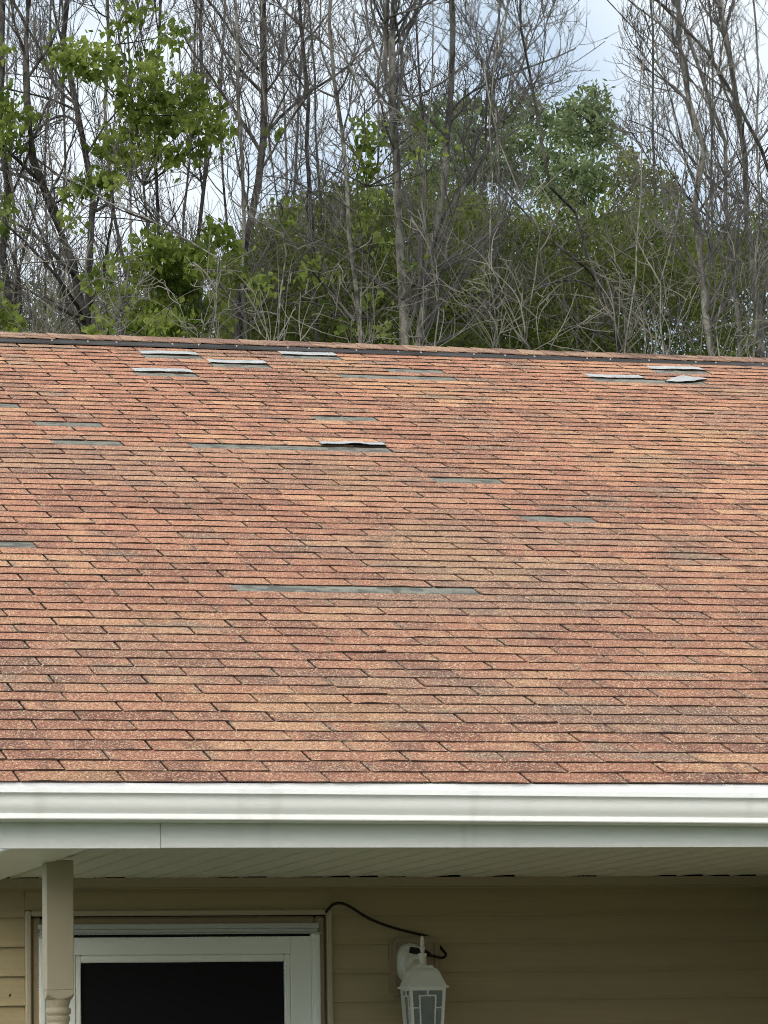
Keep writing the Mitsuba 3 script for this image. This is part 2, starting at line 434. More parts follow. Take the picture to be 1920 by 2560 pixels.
for i in range(math.floor(XL / EXP), math.ceil(XR / EXP)):
    x0, x1 = i * EXP, (i + 1) * EXP + 0.03
    j = rng.normal(0, 1, 4)
    pts = []
    for s_, x, lift in ((0, x0, 0.0048 + 0.001 * abs(j[0])), (1, x1, 0.0008)):
        for v, n in ((9.155 + 0.003 * j[1], 0.0325), (9.21, 0.0335), (9.265, 0.0355)):
            q = P_(x + 0.004 * j[2] * (v < 9.2), v, n + lift)
            pts.append(q)
        pts.append(np.array([x, ry, rz + lift]))
        for v, n in ((9.265, 0.0355), (9.155, 0.0325)):
            q = P_(x, v, n + lift); q[1] = 2 * ry - q[1]; pts.append(q)
    top = np.array(pts); top[:, 2] += [sag(q[0]) for q in top]
    low = top - [0, 0, 0.0045]
    f = []
    for a in range(5):
        f += [[a, a + 6, a + 7], [a, a + 7, a + 1], [12 + a, 12 + a + 7, 12 + a + 6], [12 + a, 12 + a + 1, 12 + a + 7]]
        f += [[a, a + 1, 12 + a + 1], [a, 12 + a + 1, 12 + a]]
    f += [[0, 12, 18], [0, 18, 6]]
    m = trimesh.Trimesh(np.vstack([top, low]), f, process=False)
    px, _ = pix(top[:1])
    if 0 < px[0] < 1920 or -60 < px[0] <= 0: obj("ridge_cap", m, "mat_cap", H + "__roof")
    else: caps_out.append(m)
obj("outer_caps", cat(caps_out), "mat_cap", H + "__roof", kind="stuff")

# drip edge, gutter, fascia
obj("drip_edge", extrude_x([(0.0065, 0.0035), (0.0065, -0.06), (0.0075, -0.06), (0.012, -0.002), (0.03, 0.004), (0.03, 0.0065)], XL, XR), "mat_white", H + "__roof")
droop = lambda x: -0.0012 - 0.0042 * max(0.0, (x + 1.0)) ** 1.35 / 1.0 * 0.95 if x > -1 else -0.0012
gp = [(0.008, -0.026), (0.008, -0.108), (-0.090, -0.109), (-0.0985, -0.1065), (-0.1005, -0.1035), (-0.0945, -0.0925), (-0.0935, -0.0895), (-0.0985, -0.084), (-0.1045, -0.076),
      (-0.1085, -0.066), (-0.1100, -0.056), (-0.1105, -0.046), (-0.1135, -0.0395), (-0.1185, -0.0355), (-0.1245, -0.0335), (-0.1270, -0.0325), (-0.1240, -0.0185), (-0.1215, -0.0175), (-0.1205, -0.0190),
      (-0.1185, -0.0300), (-0.1100, -0.0350), (-0.1060, -0.0480), (-0.1050, -0.0640), (-0.0990, -0.0780), (-0.0900, -0.0860), (-0.0880, -0.1040), (0.0045, -0.1040), (0.0045, -0.026)]
obj("gutter", extrude_x(gp, XL, XR, 60, droop), "mat_white", H, label="white metal gutter sagging towards the right", smooth=35)
seam = -0.503
for a, b, dz in ((XL + 0.02, seam - 0.0012, 0.0), (seam + 0.0012, PORCH_R + 0.2, 0.0012)):
    obj("fascia_board", extrude_x([(0.016, -0.05), (0.016, -0.1835 + dz), (0.030, -0.1845 + dz), (0.034, -0.15), (0.034, -0.05)], a, b), "mat_white", H)
obj("beam", box(-0.868, PORCH_R + 0.2, 0.036, 0.10, -0.135, -0.02), "mat_white", H)

# soffit: 12 inch panels, each with three V grooves, pushed up into the channel at the wall
SZ = -0.139
for i in range(12):
    x0 = -0.86 + i * 0.3048
    prof = []
    for g in range(3):
        b = x0 + g * 0.1016
        prof += [(b, 0.0), (b + 0.040, 0.0012), (b + 0.087, 0.0), (b + 0.0935, 0.010), (b + 0.0955, 0.010)]
    prof += [(x0 + 0.3048, 0.0)]
    prof = np.array(prof)
    ys = np.r_[np.linspace(0.10, 2.2, 6), np.linspace(2.30, WALL - 0.026, 5)]
    amp = rng.uniform(0, 1, 3) ** 2
    v = []
    for y in ys:
        e = max(0.0, (y - 2.2) / 0.27) ** 2
        wav = 0.0025 * math.sin(1.7 * y)
        for q, (x, z) in enumerate(prof):
            bump = 0.0085 * e * (amp[min(q // 5, 2)] if amp[min(q // 5, 2)] > 0.3 else 0) * math.sin(math.pi * ((q % 5) / 4)) if q % 5 < 4 and q < 15 else 0.0
            v.append([x, y, SZ + z + wav * (1 - e) + bump])
    n = len(prof)
    f = [[a * n + b, a * n + b + 1, (a + 1) * n + b + 1, (a + 1) * n + b] for a in range(len(ys) - 1) for b in range(n - 1)]
    obj("soffit_panel", (np.array(v), np.array(f)), "mat_soffit", H + "__soffit")
obj("ceiling_board", box(-0.868, PORCH_R, 0.10, WALL + 0.1, SZ + 0.03, SZ + 0.05), "mat_felt", H + "__soffit")
obj("side_beam", box(-0.868, -0.622, 0.036, WALL - 0.03, -0.156, -0.120, 0.004), "mat_white", H, label="white boxed beam running back from the porch post")

# wall: boards, channel, door opening
WX = -0.80
DX0, DX1, DZ = -0.4995, 0.5966, -0.2505
SID = 0.1016
top_board = -0.274 + SID


def board(x0, x1, z):
    """beaded clapboard: foot proud of the board below, rounded lip"""
    y = WALL
    prof = [(y + 0.012, z + SID + 0.012), (y + 0.006, z + SID + 0.012), (y - 0.006, z + 0.02), (y - 0.011, z + 0.004), (y - 0.0115, z + 0.0012), (y - 0.0095, z), (y + 0.006, z), (y + 0.012, z + 0.01)]
    return extrude_x(prof, x0, x1)


z = top_board - SID
first = True
while z > GROUND + 0.12:
    if z + SID > DZ + 0.005 and first:
        first = False
        obj("siding_board", extrude_x([(WALL + 0.012, -0.165), (WALL + 0.004, -0.165), (WALL - 0.002, DZ + 0.06), (WALL - 0.004, DZ + 0.001), (WALL + 0.012, DZ + 0.001)], DX0, DX1), "mat_siding", H + "__wall")
        zb = z
    obj("siding_board", board(WX, DX0 - 0.001, z), "mat_siding", H + "__wall")
    obj("siding_board", board(DX1 + 0.001, PORCH_R, z), "mat_siding", H + "__wall")
    z -= SID
obj("siding_board", extrude_x([(WALL + 0.012, -0.165), (WALL + 0.004, -0.165), (WALL - 0.002, top_board + 0.02), (WALL - 0.006, top_board + 0.002), (WALL + 0.012, top_board + 0.002)], DX1 + 0.001, PORCH_R), "mat_siding", H + "__wall")
obj("siding_board", extrude_x([(WALL + 0.012, -0.165), (WALL + 0.004, -0.165), (WALL - 0.002, top_board + 0.02), (WALL - 0.006, top_board + 0.002), (WALL + 0.012, top_board + 0.002)], WX, DX0 - 0.001), "mat_siding", H + "__wall")
obj("channel", extrude_x([(WALL - 0.030, -0.1388), (WALL - 0.030, -0.1425), (WALL - 0.022, -0.1435), (WALL - 0.019, -0.172), (WALL - 0.023, -0.1745), (WALL - 0.019, -0.1765), (WALL + 0.01, -0.1765), (WALL + 0.01, -0.1388)], WX, PORCH_R), "mat_trim", H + "__wall")
obj("sheathing", cat([box(WX, DX0 + 0.02, WALL + 0.0125, WALL + 0.12, GROUND, -0.10), box(DX1 - 0.02, PORCH_R, WALL + 0.0125, WALL + 0.12, GROUND, -0.10),
                      box(DX0 + 0.02, DX1 - 0.02, WALL + 0.0125, WALL + 0.12, DZ - 0.02, -0.10)]), "mat_felt", H + "__wall")
obj("side_wall", box(PORCH_R, PORCH_R + 0.15, 0.10, WALL + 0.12, GROUND, -0.10), "mat_siding", H + "__wall")
obj("front_wall", box(PORCH_R + 0.15, XR - 0.3, 0.25, 0.37, GROUND, -0.02), "mat_siding", H + "__wall")
yb = 2 * RIDGE_V * CT
obj("back_wall", cat([box(WX, XR - 0.3, yb - 0.6, yb - 0.45, GROUND, 0.0), box(XR - 0.45, XR - 0.3, 0.37, yb - 0.6, GROUND, 0.0), box(WX, WX + 0.15, WALL + 0.12, yb - 0.6, GROUND, -0.1)]), "mat_siding", H + "__wall")
for xg in (WX - 0.05, XR - 0.45):
    t0, t1 = 0.6, yb - 0.6
    vs = np.array([[x, y, q] for x in (xg, xg + 0.15) for y, q in ((t0, 0.0), (t1, 0.0), (RIDGE_V * CT, RIDGE_V * ST - 0.25))])
    m = trimesh.Trimesh(vs, [[0, 1, 2], [3, 5, 4], [0, 3, 4], [0, 4, 1], [1, 4, 5], [1, 5, 2], [2, 5, 3], [2, 3, 0]], process=False); m.fix_normals()
    obj("gable", m, "mat_siding", H + "__wall")
obj("porch_floor", box(-0.9, PORCH_R, 0.05, WALL, GROUND - 0.1, GROUND + 0.12, 0.004), "mat_concrete", H)

# door
D = H + "__door"
FLOOR = GROUND + 0.121


def frame(x0, x1, z1, w, y0, y1, bev=0.002, wt=None):
    wt = wt or w
    return cat([box(x0, x0 + w, y0, y1, FLOOR, z1 - 0.0006, bev), box(x1 - w, x1, y0, y1, FLOOR, z1 - 0.0006, bev), box(x0 + w + 0.0006, x1 - w - 0.0006, y0 + 0.0004, y1, z1 - wt, z1, bev)])


obj("outer_trim", frame(DX0, DX1, DZ, 0.0195, WALL - 0.022, WALL + 0.02, 0.004), "mat_trim", D)
obj("casing", frame(DX0 + 0.0225, DX1 - 0.0225, DZ - 0.0225, 0.036, WALL - 0.004, WALL + 0.05, 0.008, 0.044), "mat_trim_dark", D)
wx0, wx1 = -0.4515, 0.5525
obj("head_rail", cat([box(wx0 - 0.003, wx1 - 0.004, WALL - 0.020, WALL + 0.02, -0.317, -0.2985, 0.002), box(wx0 + 0.004, wx1 - 0.008, WALL - 0.014, WALL + 0.02, -0.331, -0.3175, 0.001),
                      box(wx0 - 0.004, wx1 + 0.006, WALL - 0.021, WALL + 0.02, -0.3352, -0.3315, 0.0006)]), "mat_rail", D)
obj("hinge_bracket", cat([box(wx0 - 0.002, wx0 + 0.03, WALL - 0.026, WALL - 0.0205, -0.335 - 0.012 * i, -0.3275 - 0.012 * i, 0.001) for i in range(2)]), "mat_rail", D)
for a, b in ((wx0, wx0 + 0.022), (wx1 - 0.022, wx1)):
    obj("side_rail", cat([box(a, b, WALL - 0.017, WALL + 0.02, FLOOR, -0.3357, 0.004), box(a + 0.0165 if a < 0 else a - 0.0085, a + 0.0305 if a < 0 else b - 0.0165, WALL - 0.009, WALL + 0.02, FLOOR, -0.3357, 0.001)]), "mat_door", D)
lx0, lx1, lz = wx0 + 0.031, wx1 - 0.031, -0.3445
gx0, gx1, gz = -0.3025, 0.4258, -0.4325
obj("leaf", cat([box(lx0, gx0 - 0.021, WALL - 0.006, WALL + 0.03, FLOOR + 0.01, lz, 0.002), box(gx1 + 0.021, lx1, WALL - 0.006, WALL + 0.03, FLOOR + 0.01, lz, 0.002),
                 box(gx0 - 0.0205, gx1 + 0.0205, WALL - 0.0055, WALL + 0.03, gz + 0.0262, lz - 0.0003, 0.002), box(gx0 - 0.0205, gx1 + 0.0205, WALL - 0.0055, WALL + 0.03, FLOOR + 0.01, FLOOR + 0.25, 0.002)]), "mat_door", D)
obj("pane_bead", cat([box(gx0 - 0.0203, gx0, WALL - 0.002, WALL + 0.03, FLOOR + 0.2505, gz + 0.0258, 0.004), box(gx1, gx1 + 0.0203, WALL - 0.002, WALL + 0.03, FLOOR + 0.2505, gz + 0.0258, 0.004),
                      box(gx0 + 0.0003, gx1 - 0.0003, WALL - 0.0015, WALL + 0.03, gz, gz + 0.0255, 0.004)]), "mat_door", D)
obj("pane", box(gx0 - 0.002, gx1 + 0.002, WALL + 0.016, WALL + 0.022, FLOOR + 0.24, gz + 0.004), "mat_screen", D)
obj("threshold_void", box(lx0 - 0.02, lx1 + 0.02, WALL + 0.032, WALL + 0.045, FLOOR, -0.325), "mat_black", D)

# porch post: square head, chamfered shoulder, turned shaft
pc, pw, py0 = (-0.5985, 1.2225), 0.0865, 1.18
hw = pw / 2
zs = -0.578
head = box(-hw, hw, -hw, hw, zs, -0.150, 0.003)
sh = [(hw * 1.0, zs + 0.012), (hw, zs), (0.0385, zs - 0.012), (0.0360, zs - 0.024), (0.0325, zs - 0.031), (0.0320, zs - 0.0335), (0.038, zs - 0.036), (0.0405, zs - 0.045), (0.039, zs - 0.053), (0.033, zs - 0.058),
      (0.0325, zs - 0.0605), (0.0372, zs - 0.064), (0.0368, zs - 0.074), (0.0325, zs - 0.080), (0.0340, zs - 0.09), (0.041, zs - 0.16), (0.036, zs - 0.5), (0.030, zs - 1.0), (0.040, zs - 1.22), (0.043, zs - 1.26)]
shoulder = m3.Manifold.cube((pw - 0.001, pw - 0.001, 0.05), True).translate((0, 0, zs - 0.024)) ^ m3.Manifold.revolve(m3.CrossSection([[(0, 0.03), (0, -0.06), (0.0375, -0.06), (0.0375, -0.022), (0.0385, -0.018), (0.0612, 0.02), (0.0612, 0.03)]][::-1]), 48).translate((0, 0, zs)) if False else None
turned = lathe([(0, sh[1][1] + 0.001)] + [(r, q) for r, q in sh[1:]] + [(0, sh[-1][1])], 32)
foot = box(-hw, hw, -hw, hw, FLOOR, zs - 1.255, 0.003)
dome = []
a = np.linspace(-hw, hw, 9)
gxx, gyy = np.meshgrid(a, a, indexing="ij")
rr = np.sqrt(gxx ** 2 + gyy ** 2)
zz = np.where(rr > hw * 0.9, zs - 0.012 + (rr - hw * 0.9) * 0.9, zs - 0.012)
vs = np.stack([gxx, gyy, np.minimum(zz, zs + 0.012)], -1).reshape(-1, 3)
capq = np.array([[i * 9 + j, i * 9 + j + 1, (i + 1) * 9 + j + 1, (i + 1) * 9 + j] for i in range(8) for j in range(8)])
skirt = []
rim = [i * 9 for i in range(9)] + [72 + j for j in range(1, 9)] + [i * 9 + 8 for i in range(7, -1, -1)] + [j for j in range(7, 0, -1)]
sv = np.vstack([vs, [[vs[i][0], vs[i][1], zs + 0.02] for i in rim]])
sk = [[rim[i], rim[(i + 1) % 32], 81 + (i + 1) % 32, 81 + i] for i in range(32)]
q = np.vstack([capq, np.array(sk)])
shoulder = trimesh.Trimesh(sv, np.vstack([q[:, [0, 1, 2]], q[:, [0, 2, 3]]]), process=False)
head = box(-hw, hw, -hw, hw, zs + 0.0195, -0.150, 0.002)
for nm, m, s in (("head", head, False), ("shoulder", shoulder, 30), ("turning", turned, 40), ("foot", foot, False)):
    m.apply_translation((pc[0], pc[1], 0)); obj(nm, m, "mat_trim", H + "__porch_post", smooth=s)

# the knocked hole in a left hand board
hole = trimesh.creation.icosphere(2, 1.0); hole.apply_scale((0.0032, 0.0022, 0.0058)); hole.apply_transform(trimesh.transformations.rotation_matrix(0.35, (0, 1, 0)))
hole.apply_translation(at(25, 2488, WALL - 0.0045)); obj("hole", hole, "mat_black", H + "__wall", label="small dark hole in the left siding")

# ------------------------------------------------------------------ wall lantern on its tan mounting block
LX, LZ = 0.8875, -0.5365
LY = 2.335
MB = thing("mounting_block", "tan octagonal siding block behind the white lantern", "mounting block")


def octo(x0, x1, z0, z1, c):
    return [(x0 + c, z0), (x1 - c, z0), (x1, z0 + c), (x1, z1 - c), (x1 - c, z1), (x0 + c, z1), (x0, z1 - c), (x0, z0 + c)]


def prism_y(pts, y0, y1, inset=0.0, top=None):
    """an (x, z) outline between two depths, its front face drawn in by inset"""
    p = np.array(pts); c = (p.min(0) + p.max(0)) / 2; e = (p.max(0) - p.min(0)) / 2
    fr = c + (p - c) * (1 - inset / e)
    return trimesh.convex.convex_hull(np.vstack([np.c_[p[:, 0], np.full(len(p), y1), p[:, 1]], np.c_[fr[:, 0], np.full(len(p), y0), fr[:, 1]]]))


def annulus(o, i, y0, y1):
    import shapely.geometry as sg
    m = trimesh.creation.extrude_polygon(sg.Polygon(o, [i]), y1 - y0, engine="earcut")
    m.apply_transform([[1, 0, 0, 0], [0, 0, -1, y1], [0, 1, 0, 0], [0, 0, 0, 1]])
    return m


bx0, bx1, bz0, bz1 = 0.8045, 0.9905, -0.562, -0.3485
obj("flange", annulus(octo(bx0, bx1, bz0, bz1, 0.018), octo(bx0 + 0.010, bx1 - 0.010, bz0 + 0.010, bz1 - 0.010, 0.014), WALL - 0.018, WALL + 0.008), "mat_trim_dark", MB)
obj("collar", annulus(octo(bx0 + 0.0093, bx1 - 0.0093, bz0 + 0.0093, bz1 - 0.0093, 0.015), octo(bx0 + 0.021, bx1 - 0.021, bz0 + 0.021, bz1 - 0.021, 0.004), WALL - 0.030, WALL + 0.008), "mat_trim_dark", MB)
obj("face", box(bx0 + 0.020, bx1 - 0.020, WALL - 0.018, WALL + 0.007, bz0 + 0.020, bz1 - 0.020), "mat_trim_dark", MB)

L = thing("wall_lantern", "white square carriage lantern hanging on the porch wall right of the door", "wall lamp")
plate_pts = []
for t in np.linspace(0, 2 * math.pi, 28, endpoint=False):
    sx, sz = math.cos(t), math.sin(t)
    w = 0.060 * (abs(sx) ** 0.85) * math.copysign(1, sx) * (1.0 if sz > 0 else 1 - 0.25 * sz * sz)
    plate_pts.append((0.881 + w, -0.447 + 0.073 * sz * (1.0 if abs(sz) < .98 else 1.03)))
bp = cat([prism_y(plate_pts, WALL - 0.030, WALL - 0.018, 0.010), prism_y([(0.881 + (x - 0.881) * .72, -0.447 + (q + 0.447) * .74) for x, q in plate_pts], WALL - 0.040, WALL - 0.028, 0.012)])
obj("back_plate", bp, "mat_lantern", L, smooth=40)
obj("arm", tube(spline([(0.881, WALL - 0.03, -0.445), (0.883, WALL - 0.08, -0.425), (LX, LY + 0.045, -0.425), (LX, LY, -0.438)], 14), np.linspace(0.012, 0.008, 14), 10), "mat_lantern", L, smooth=60)
fin = [(0, -0.352), (0.0030, -0.353), (0.0058, -0.359), (0.0070, -0.370), (0.0074, -0.385), (0.0050, -0.390), (0.0098, -0.392), (0.0102, -0.396), (0.0072, -0.402), (0.0065, -0.412), (0.0155, -0.4145), (0.0160, -0.421),
       (0.0128, -0.428), (0.0120, -0.445), (0.0118, -0.449), (0.0155, -0.451), (0.0158, -0.4555), (0, -0.4565)]
fm = lathe([(r, q) for r, q in fin][::-1], 20); fm.apply_translation((LX, LY, 0))
obj("finial", fm, "mat_lantern", L, smooth=40)
sq = [(0.029, -0.4565), (0.0305, -0.458), (0.0305, -0.464), (0.036, -0.4655), (0.0435, -0.473), (0.0490, -0.482), (0.0535, -0.4945), (0.0555, -0.4975), (0.0595, -0.5085), (0.0655, -0.5205), (0.0680, -0.5285), (0.0735, -0.5290), (0.0750, -0.5325), (0.0740, -0.5370)]
vs, fs = [], []
for w, q in sq: vs += [(LX - w, LY - w, q), (LX + w, LY - w, q), (LX + w, LY + w, q), (LX - w, LY + w, q)]
for i in range(len(sq) - 1):
    for j in range(4):
        a, b = i * 4 + j, i * 4 + (j + 1) % 4
        fs += [[a, a + 4, b + 4], [a, b + 4, b]]
n = (len(sq) - 1) * 4
fs += [[0, 1, 2], [0, 2, 3], [n, n + 2, n + 1], [n, n + 3, n + 2]]
obj("roof", trimesh.Trimesh(vs, fs, process=False), "mat_lantern", L)
w0, w1, z0, z1 = 0.0635, 0.0485, -0.5372, -0.80


def wz(q): return w0 + (w1 - w0) * (z0 - q) / (z0 - z1)


def bar(p, q, r, d=0.004):
    """a flat bar between two points of one cage face"""
    p, q = np.array(p), np.array(q)
    return p, q, r, d


def cage_face(ang):
    ms = []
    def pt(s, q): w = wz(q); return np.array([s * w, -w, q])
    def strip(a, b, wd, dep=0.005):
        (s0, q0), (s1, q1) = a, b
        A, B = pt(s0, q0), pt(s1, q1)
        t = (B - A) / np.linalg.norm(B - A); nrm = np.array([0, -1.0, 0]); sd = np.cross(t, nrm); sd /= np.linalg.norm(sd)
        c = [X + sx * sd * wd / 2 + ny_ * nrm * dep / 2 for X in (A, B) for sx in (-1, 1) for ny_ in (-1, 1)]
        ms.append(trimesh.convex.convex_hull(np.array(c)))
    strip((-1, z0 - 0.004), (1, z0 - 0.004), 0.0085)
    strip((0, z0), (0, z0 - 0.024), 0.0052)
    strip((-0.50, z0 - 0.026), (0.50, z0 - 0.026), 0.0048)
    strip((-0.475, z0 - 0.024), (-0.42, z1 + 0.03), 0.0048)
    strip((0.475, z0 - 0.024), (0.42, z1 + 0.03), 0.0048)
    for s in (-1, 1):
        strip((s * 0.47, z0 - 0.068), (s * 0.98, z0 - 0.068), 0.0045)
        strip((s * 0.45, z1 + 0.06), (s * 0.98, z1 + 0.06), 0.0045)
    strip((-0.43, z1 + 0.03), (0.43, z1 + 0.03), 0.0048)
    m = cat(ms); m.apply_transform(trimesh.transformations.rotation_matrix(ang, (0, 0, 1))); m.apply_translation((LX, LY, 0))
    return m


for i in range(4):
    obj("grille", cage_face(i * math.pi / 2), "mat_lantern", L)
    sx, sy = ((-1, -1), (1, -1), (1, 1), (-1, 1))[i]
    a, b = np.array([LX + sx * (w0 - 0.003), LY + sy * (w0 - 0.003), z0]), np.array([LX + sx * (w1 - 0.003), LY + sy * (w1 - 0.003), z1])
    c = [X + np.array([p, q, 0]) for X in (a, b) for p in (-0.0050, 0.0050) for q in (-0.0050, 0.0050)]
    obj("corner_bar", trimesh.convex.convex_hull(np.array(c)), "mat_lantern", L)
    wa, wb = w0 - 0.0045, w1 - 0.0045
    qd = np.array([(-wa, -wa, z0), (wa, -wa, z0), (wb, -wb, z1), (-wb, -wb, z1)])
    qd = np.vstack([qd * [0.96, 1, 1], qd * [0.96, 0.96, 1]])
    m = trimesh.convex.convex_hull(qd); m.apply_transform(trimesh.transformations.rotation_matrix(i * math.pi / 2, (0, 0, 1))); m.apply_translation((LX, LY, 0))
    obj("pane", m, "mat_frosted", L)
obj("base", box(LX - 0.053, LX + 0.053, LY - 0.053, LY + 0.053, z1 - 0.018, z1, 0.004), "mat_lantern", L)

C = thing("power_cord", "black cord from the door trim corner looping to a plug above the lantern", "cord")
yc = WALL - 0.034
cp = [at(814, 2281, WALL - 0.01), at(822, 2271, yc), at(833, 2261, yc), at(848, 2257.5, yc), at(870, 2264, yc), at(910, 2289, yc), at(950, 2308, yc), at(1000, 2324, yc), at(1040, 2334, yc), at(1060, 2338.5, WALL - 0.012), at(1080, 2347, WALL - 0.006),
      at(1096, 2362, WALL - 0.008), at(1110, 2379, WALL - 0.03), at(1114.5, 2388, yc - 0.02), at(1110, 2393.5, yc - 0.03), at(1096, 2393.5, yc - 0.04), at(1080, 2390, yc - 0.05)]
obj("cable", tube(spline(cp, 60), 0.0049, 8), "mat_black", C, smooth=60)
pa, pb, pd, pe = at(1082, 2390.5, yc - 0.05), at(1066, 2384, yc - 0.05), at(1050, 2378, yc - 0.05), at(1025, 2374, yc - 0.05)
obj("strain_relief", tube([pa, pa + (pb - pa) * .4, pa + (pb - pa) * .7, pb], [0.0042, 0.0060, 0.0095, 0.0115], 12), "mat_black", C, smooth=40)
ax = (pe - pb); ln = np.linalg.norm(ax); ax /= ln
bxm = box(0, ln, -0.011, 0.011, -0.0112, 0.0112, 0.002)
zz_ = np.cross(ax, [0, 1, 0]); zz_ /= np.linalg.norm(zz_); yy_ = np.cross(zz_, ax)
T4 = np.eye(4); T4[:3, 0], T4[:3, 1], T4[:3, 2], T4[:3, 3] = ax, yy_, zz_, pb
bxm.apply_transform(T4); obj("plug", bxm, "mat_black", C)

# ------------------------------------------------------------------ trees
def visible(P, mx=520, top=-420, bottom=1040):
    px, py = pix(P.reshape(-1, 3))
    px, py = px.reshape(P.shape[:-1]), py.reshape(P.shape[:-1])
    return ((px > -mx) & (px < 1920 + mx) & (py > top) & (py < bottom)).any(-1)


def unit(v): return v / (np.linalg.norm(v, axis=-1, keepdims=True) + 1e-12)


def sprout(g, P, R, m, t0, t1, ang, length, up, wob, k, rmin, rf=0.55, flat=None):
    """m side shoots on each polyline (n, k0, 3): start, angle off the parent, length range, pull upwards"""
    n, k0, _ = P.shape
    t = np.sort(g.uniform(t0, t1, (n, m)), 1)
    x = t * (k0 - 1); i = np.minimum(x.astype(int), k0 - 2); f = (x - i)[..., None]
    rows = np.arange(n)[:, None]
    A, B = P[rows, i], P[rows, i + 1]
    start = (A * (1 - f) + B * f).reshape(-1, 3)
    tan = unit(B - A).reshape(-1, 3)
    r0 = (R[rows, i] * (1 - f[..., 0]) + R[rows, i + 1] * f[..., 0]).reshape(-1)
    side = unit(np.cross(tan, g.normal(0, 1, tan.shape)))
    a = np.radians(g.uniform(*ang, len(tan)))[:, None]
    d = unit(tan * np.cos(a) + side * np.sin(a))
    L = g.uniform(*length, len(tan)) * (1.15 - 0.75 * t.reshape(-1)) if np.isscalar(length[0]) else length
    step = (L / (k - 1))[:, None]
    pts = [start]
    bend = g.normal(0, wob, d.shape)
    for _ in range(k - 1):
        d = unit(d + np.array([0, 0, up]) / (k - 1) * 3 + bend * 0.5 + g.normal(0, wob, d.shape))
        pts.append(pts[-1] + d * step)
    Q = np.stack(pts, 1)
    rr = np.maximum(np.minimum(r0 * rf, 0.005 + 0.010 * L), rmin)[:, None] * np.linspace(1, 0.42, k)[None]
    rr = np.maximum(rr, rmin * 0.75)
    keep = visible(Q)
    return Q[keep], rr[keep]


def bare_tree(seed, trunks, width, y, label, bark="mat_bark", twig="mat_twig", limbs=(), n1=12, n2=6, n3=4, n4=2, reach=2.2, up=0.22, name="bare_tree", group=None, sx=1.0, ang=(28, 58), z_base=None):
    g = np.random.default_rng(seed)
    key = thing(name, label, "tree", group)
    mpp = (y - EYE[1]) / FOC
    TP, TR = [], []
    for j, (pts, wd) in enumerate(zip(trunks, width)):
        c = [at(px, py, y + 0.25 * math.sin(seed + i * 1.3)) for i, (px, py) in enumerate(pts)]
        if j == 0:
            d = unit(c[0] - c[1]); d = np.array([d[0] * 0.4, 0, -1.0])
            low = c[0] + d * (c[0][2] - GROUND) / 1.0
            low[2] = GROUND - 0.2
            c = [low, (low * 0.45 + c[0] * 0.55)] + c
            top = c[-1]; dd = unit(c[-1] - c[-2])
            c = c + [top + dd * 1.4 + g.normal(0, .1, 3), top + dd * 2.6 + g.normal(0, .2, 3)]
            k = 26
        else:
            k = 18
        p = spline(c, k)
        p[1:-1] += g.normal(0, 0.012, (k - 2, 3))
        r = np.interp(np.linspace(0, 1, k), np.linspace(0, 1, len(wd)), np.array(wd) * mpp * 0.40)
        TP.append(p); TR.append(r)
    tm = cat([trimesh.Trimesh(*tubes(p[None], r[None], 9), process=False) for p, r in zip(TP, TR)])
    obj("trunk", tm, bark, key, smooth=True)
    L1, R1 = [], []
    for p, r in zip(TP, TR):  # main limbs
        t0 = 0.0
        vis = np.nonzero(visible(p[:, None], 200, -500, 1000)[:] if False else (pix(p)[1] < 1000))[0]
        t0 = vis[0] / (len(p) - 1) if len(vis) else 0.5
        q, rr = sprout(g, p[None], r[None], n1, t0, 0.97, ang, (reach * 0.55, reach * 1.2), up, 0.07, 12, 0.008)
        L1.append(q); R1.append(rr)
    for pts, wd in limbs:
        c = [at(px, py, y + 0.18 * math.sin(i * 1.7 + seed)) for i, (px, py) in enumerate(pts)]
        L1.append(spline(c, 12)[None]); R1.append(np.linspace(wd, wd * 0.45, 12)[None] * mpp / 2)
    L1, R1 = np.vstack(L1), np.vstack(R1)
    L2, R2 = sprout(g, L1, R1, n2, 0.12, 0.98, (24, 60), (reach * 0.22, reach * 0.60), up * 0.9, 0.10, 8, 0.0050)
    L3, R3 = sprout(g, L2, R2, n3, 0.12, 1.0, (24, 62), (reach * 0.09, reach * 0.30), up * 0.8, 0.12, 5, 0.0037)
    ms = [tubes(L1, R1, 6), tubes(L2, R2, 4), tubes(L3, R3, 3)]
    if n4:
        L4, R4 = sprout(g, L3, R3, n4, 0.2, 1.0, (25, 60), (0.10, 0.30), up, 0.10, 3, 0.0030)
        ms.append(tubes(L4, R4, 3))
    lm = bark if bark == "mat_bark_dark" else twig
    if group and name == "bare_tree":
        obj("crown", cat(ms), twig, key, kind="stuff")
    else:
        for a, b in zip(L1, R1): obj("stem" if name == "bare_bush" else "limb", tubes(a[None], b[None], 6), lm, key, smooth=True)
        obj("twigs", cat(ms[1:]), twig, key, kind="stuff")
    return key


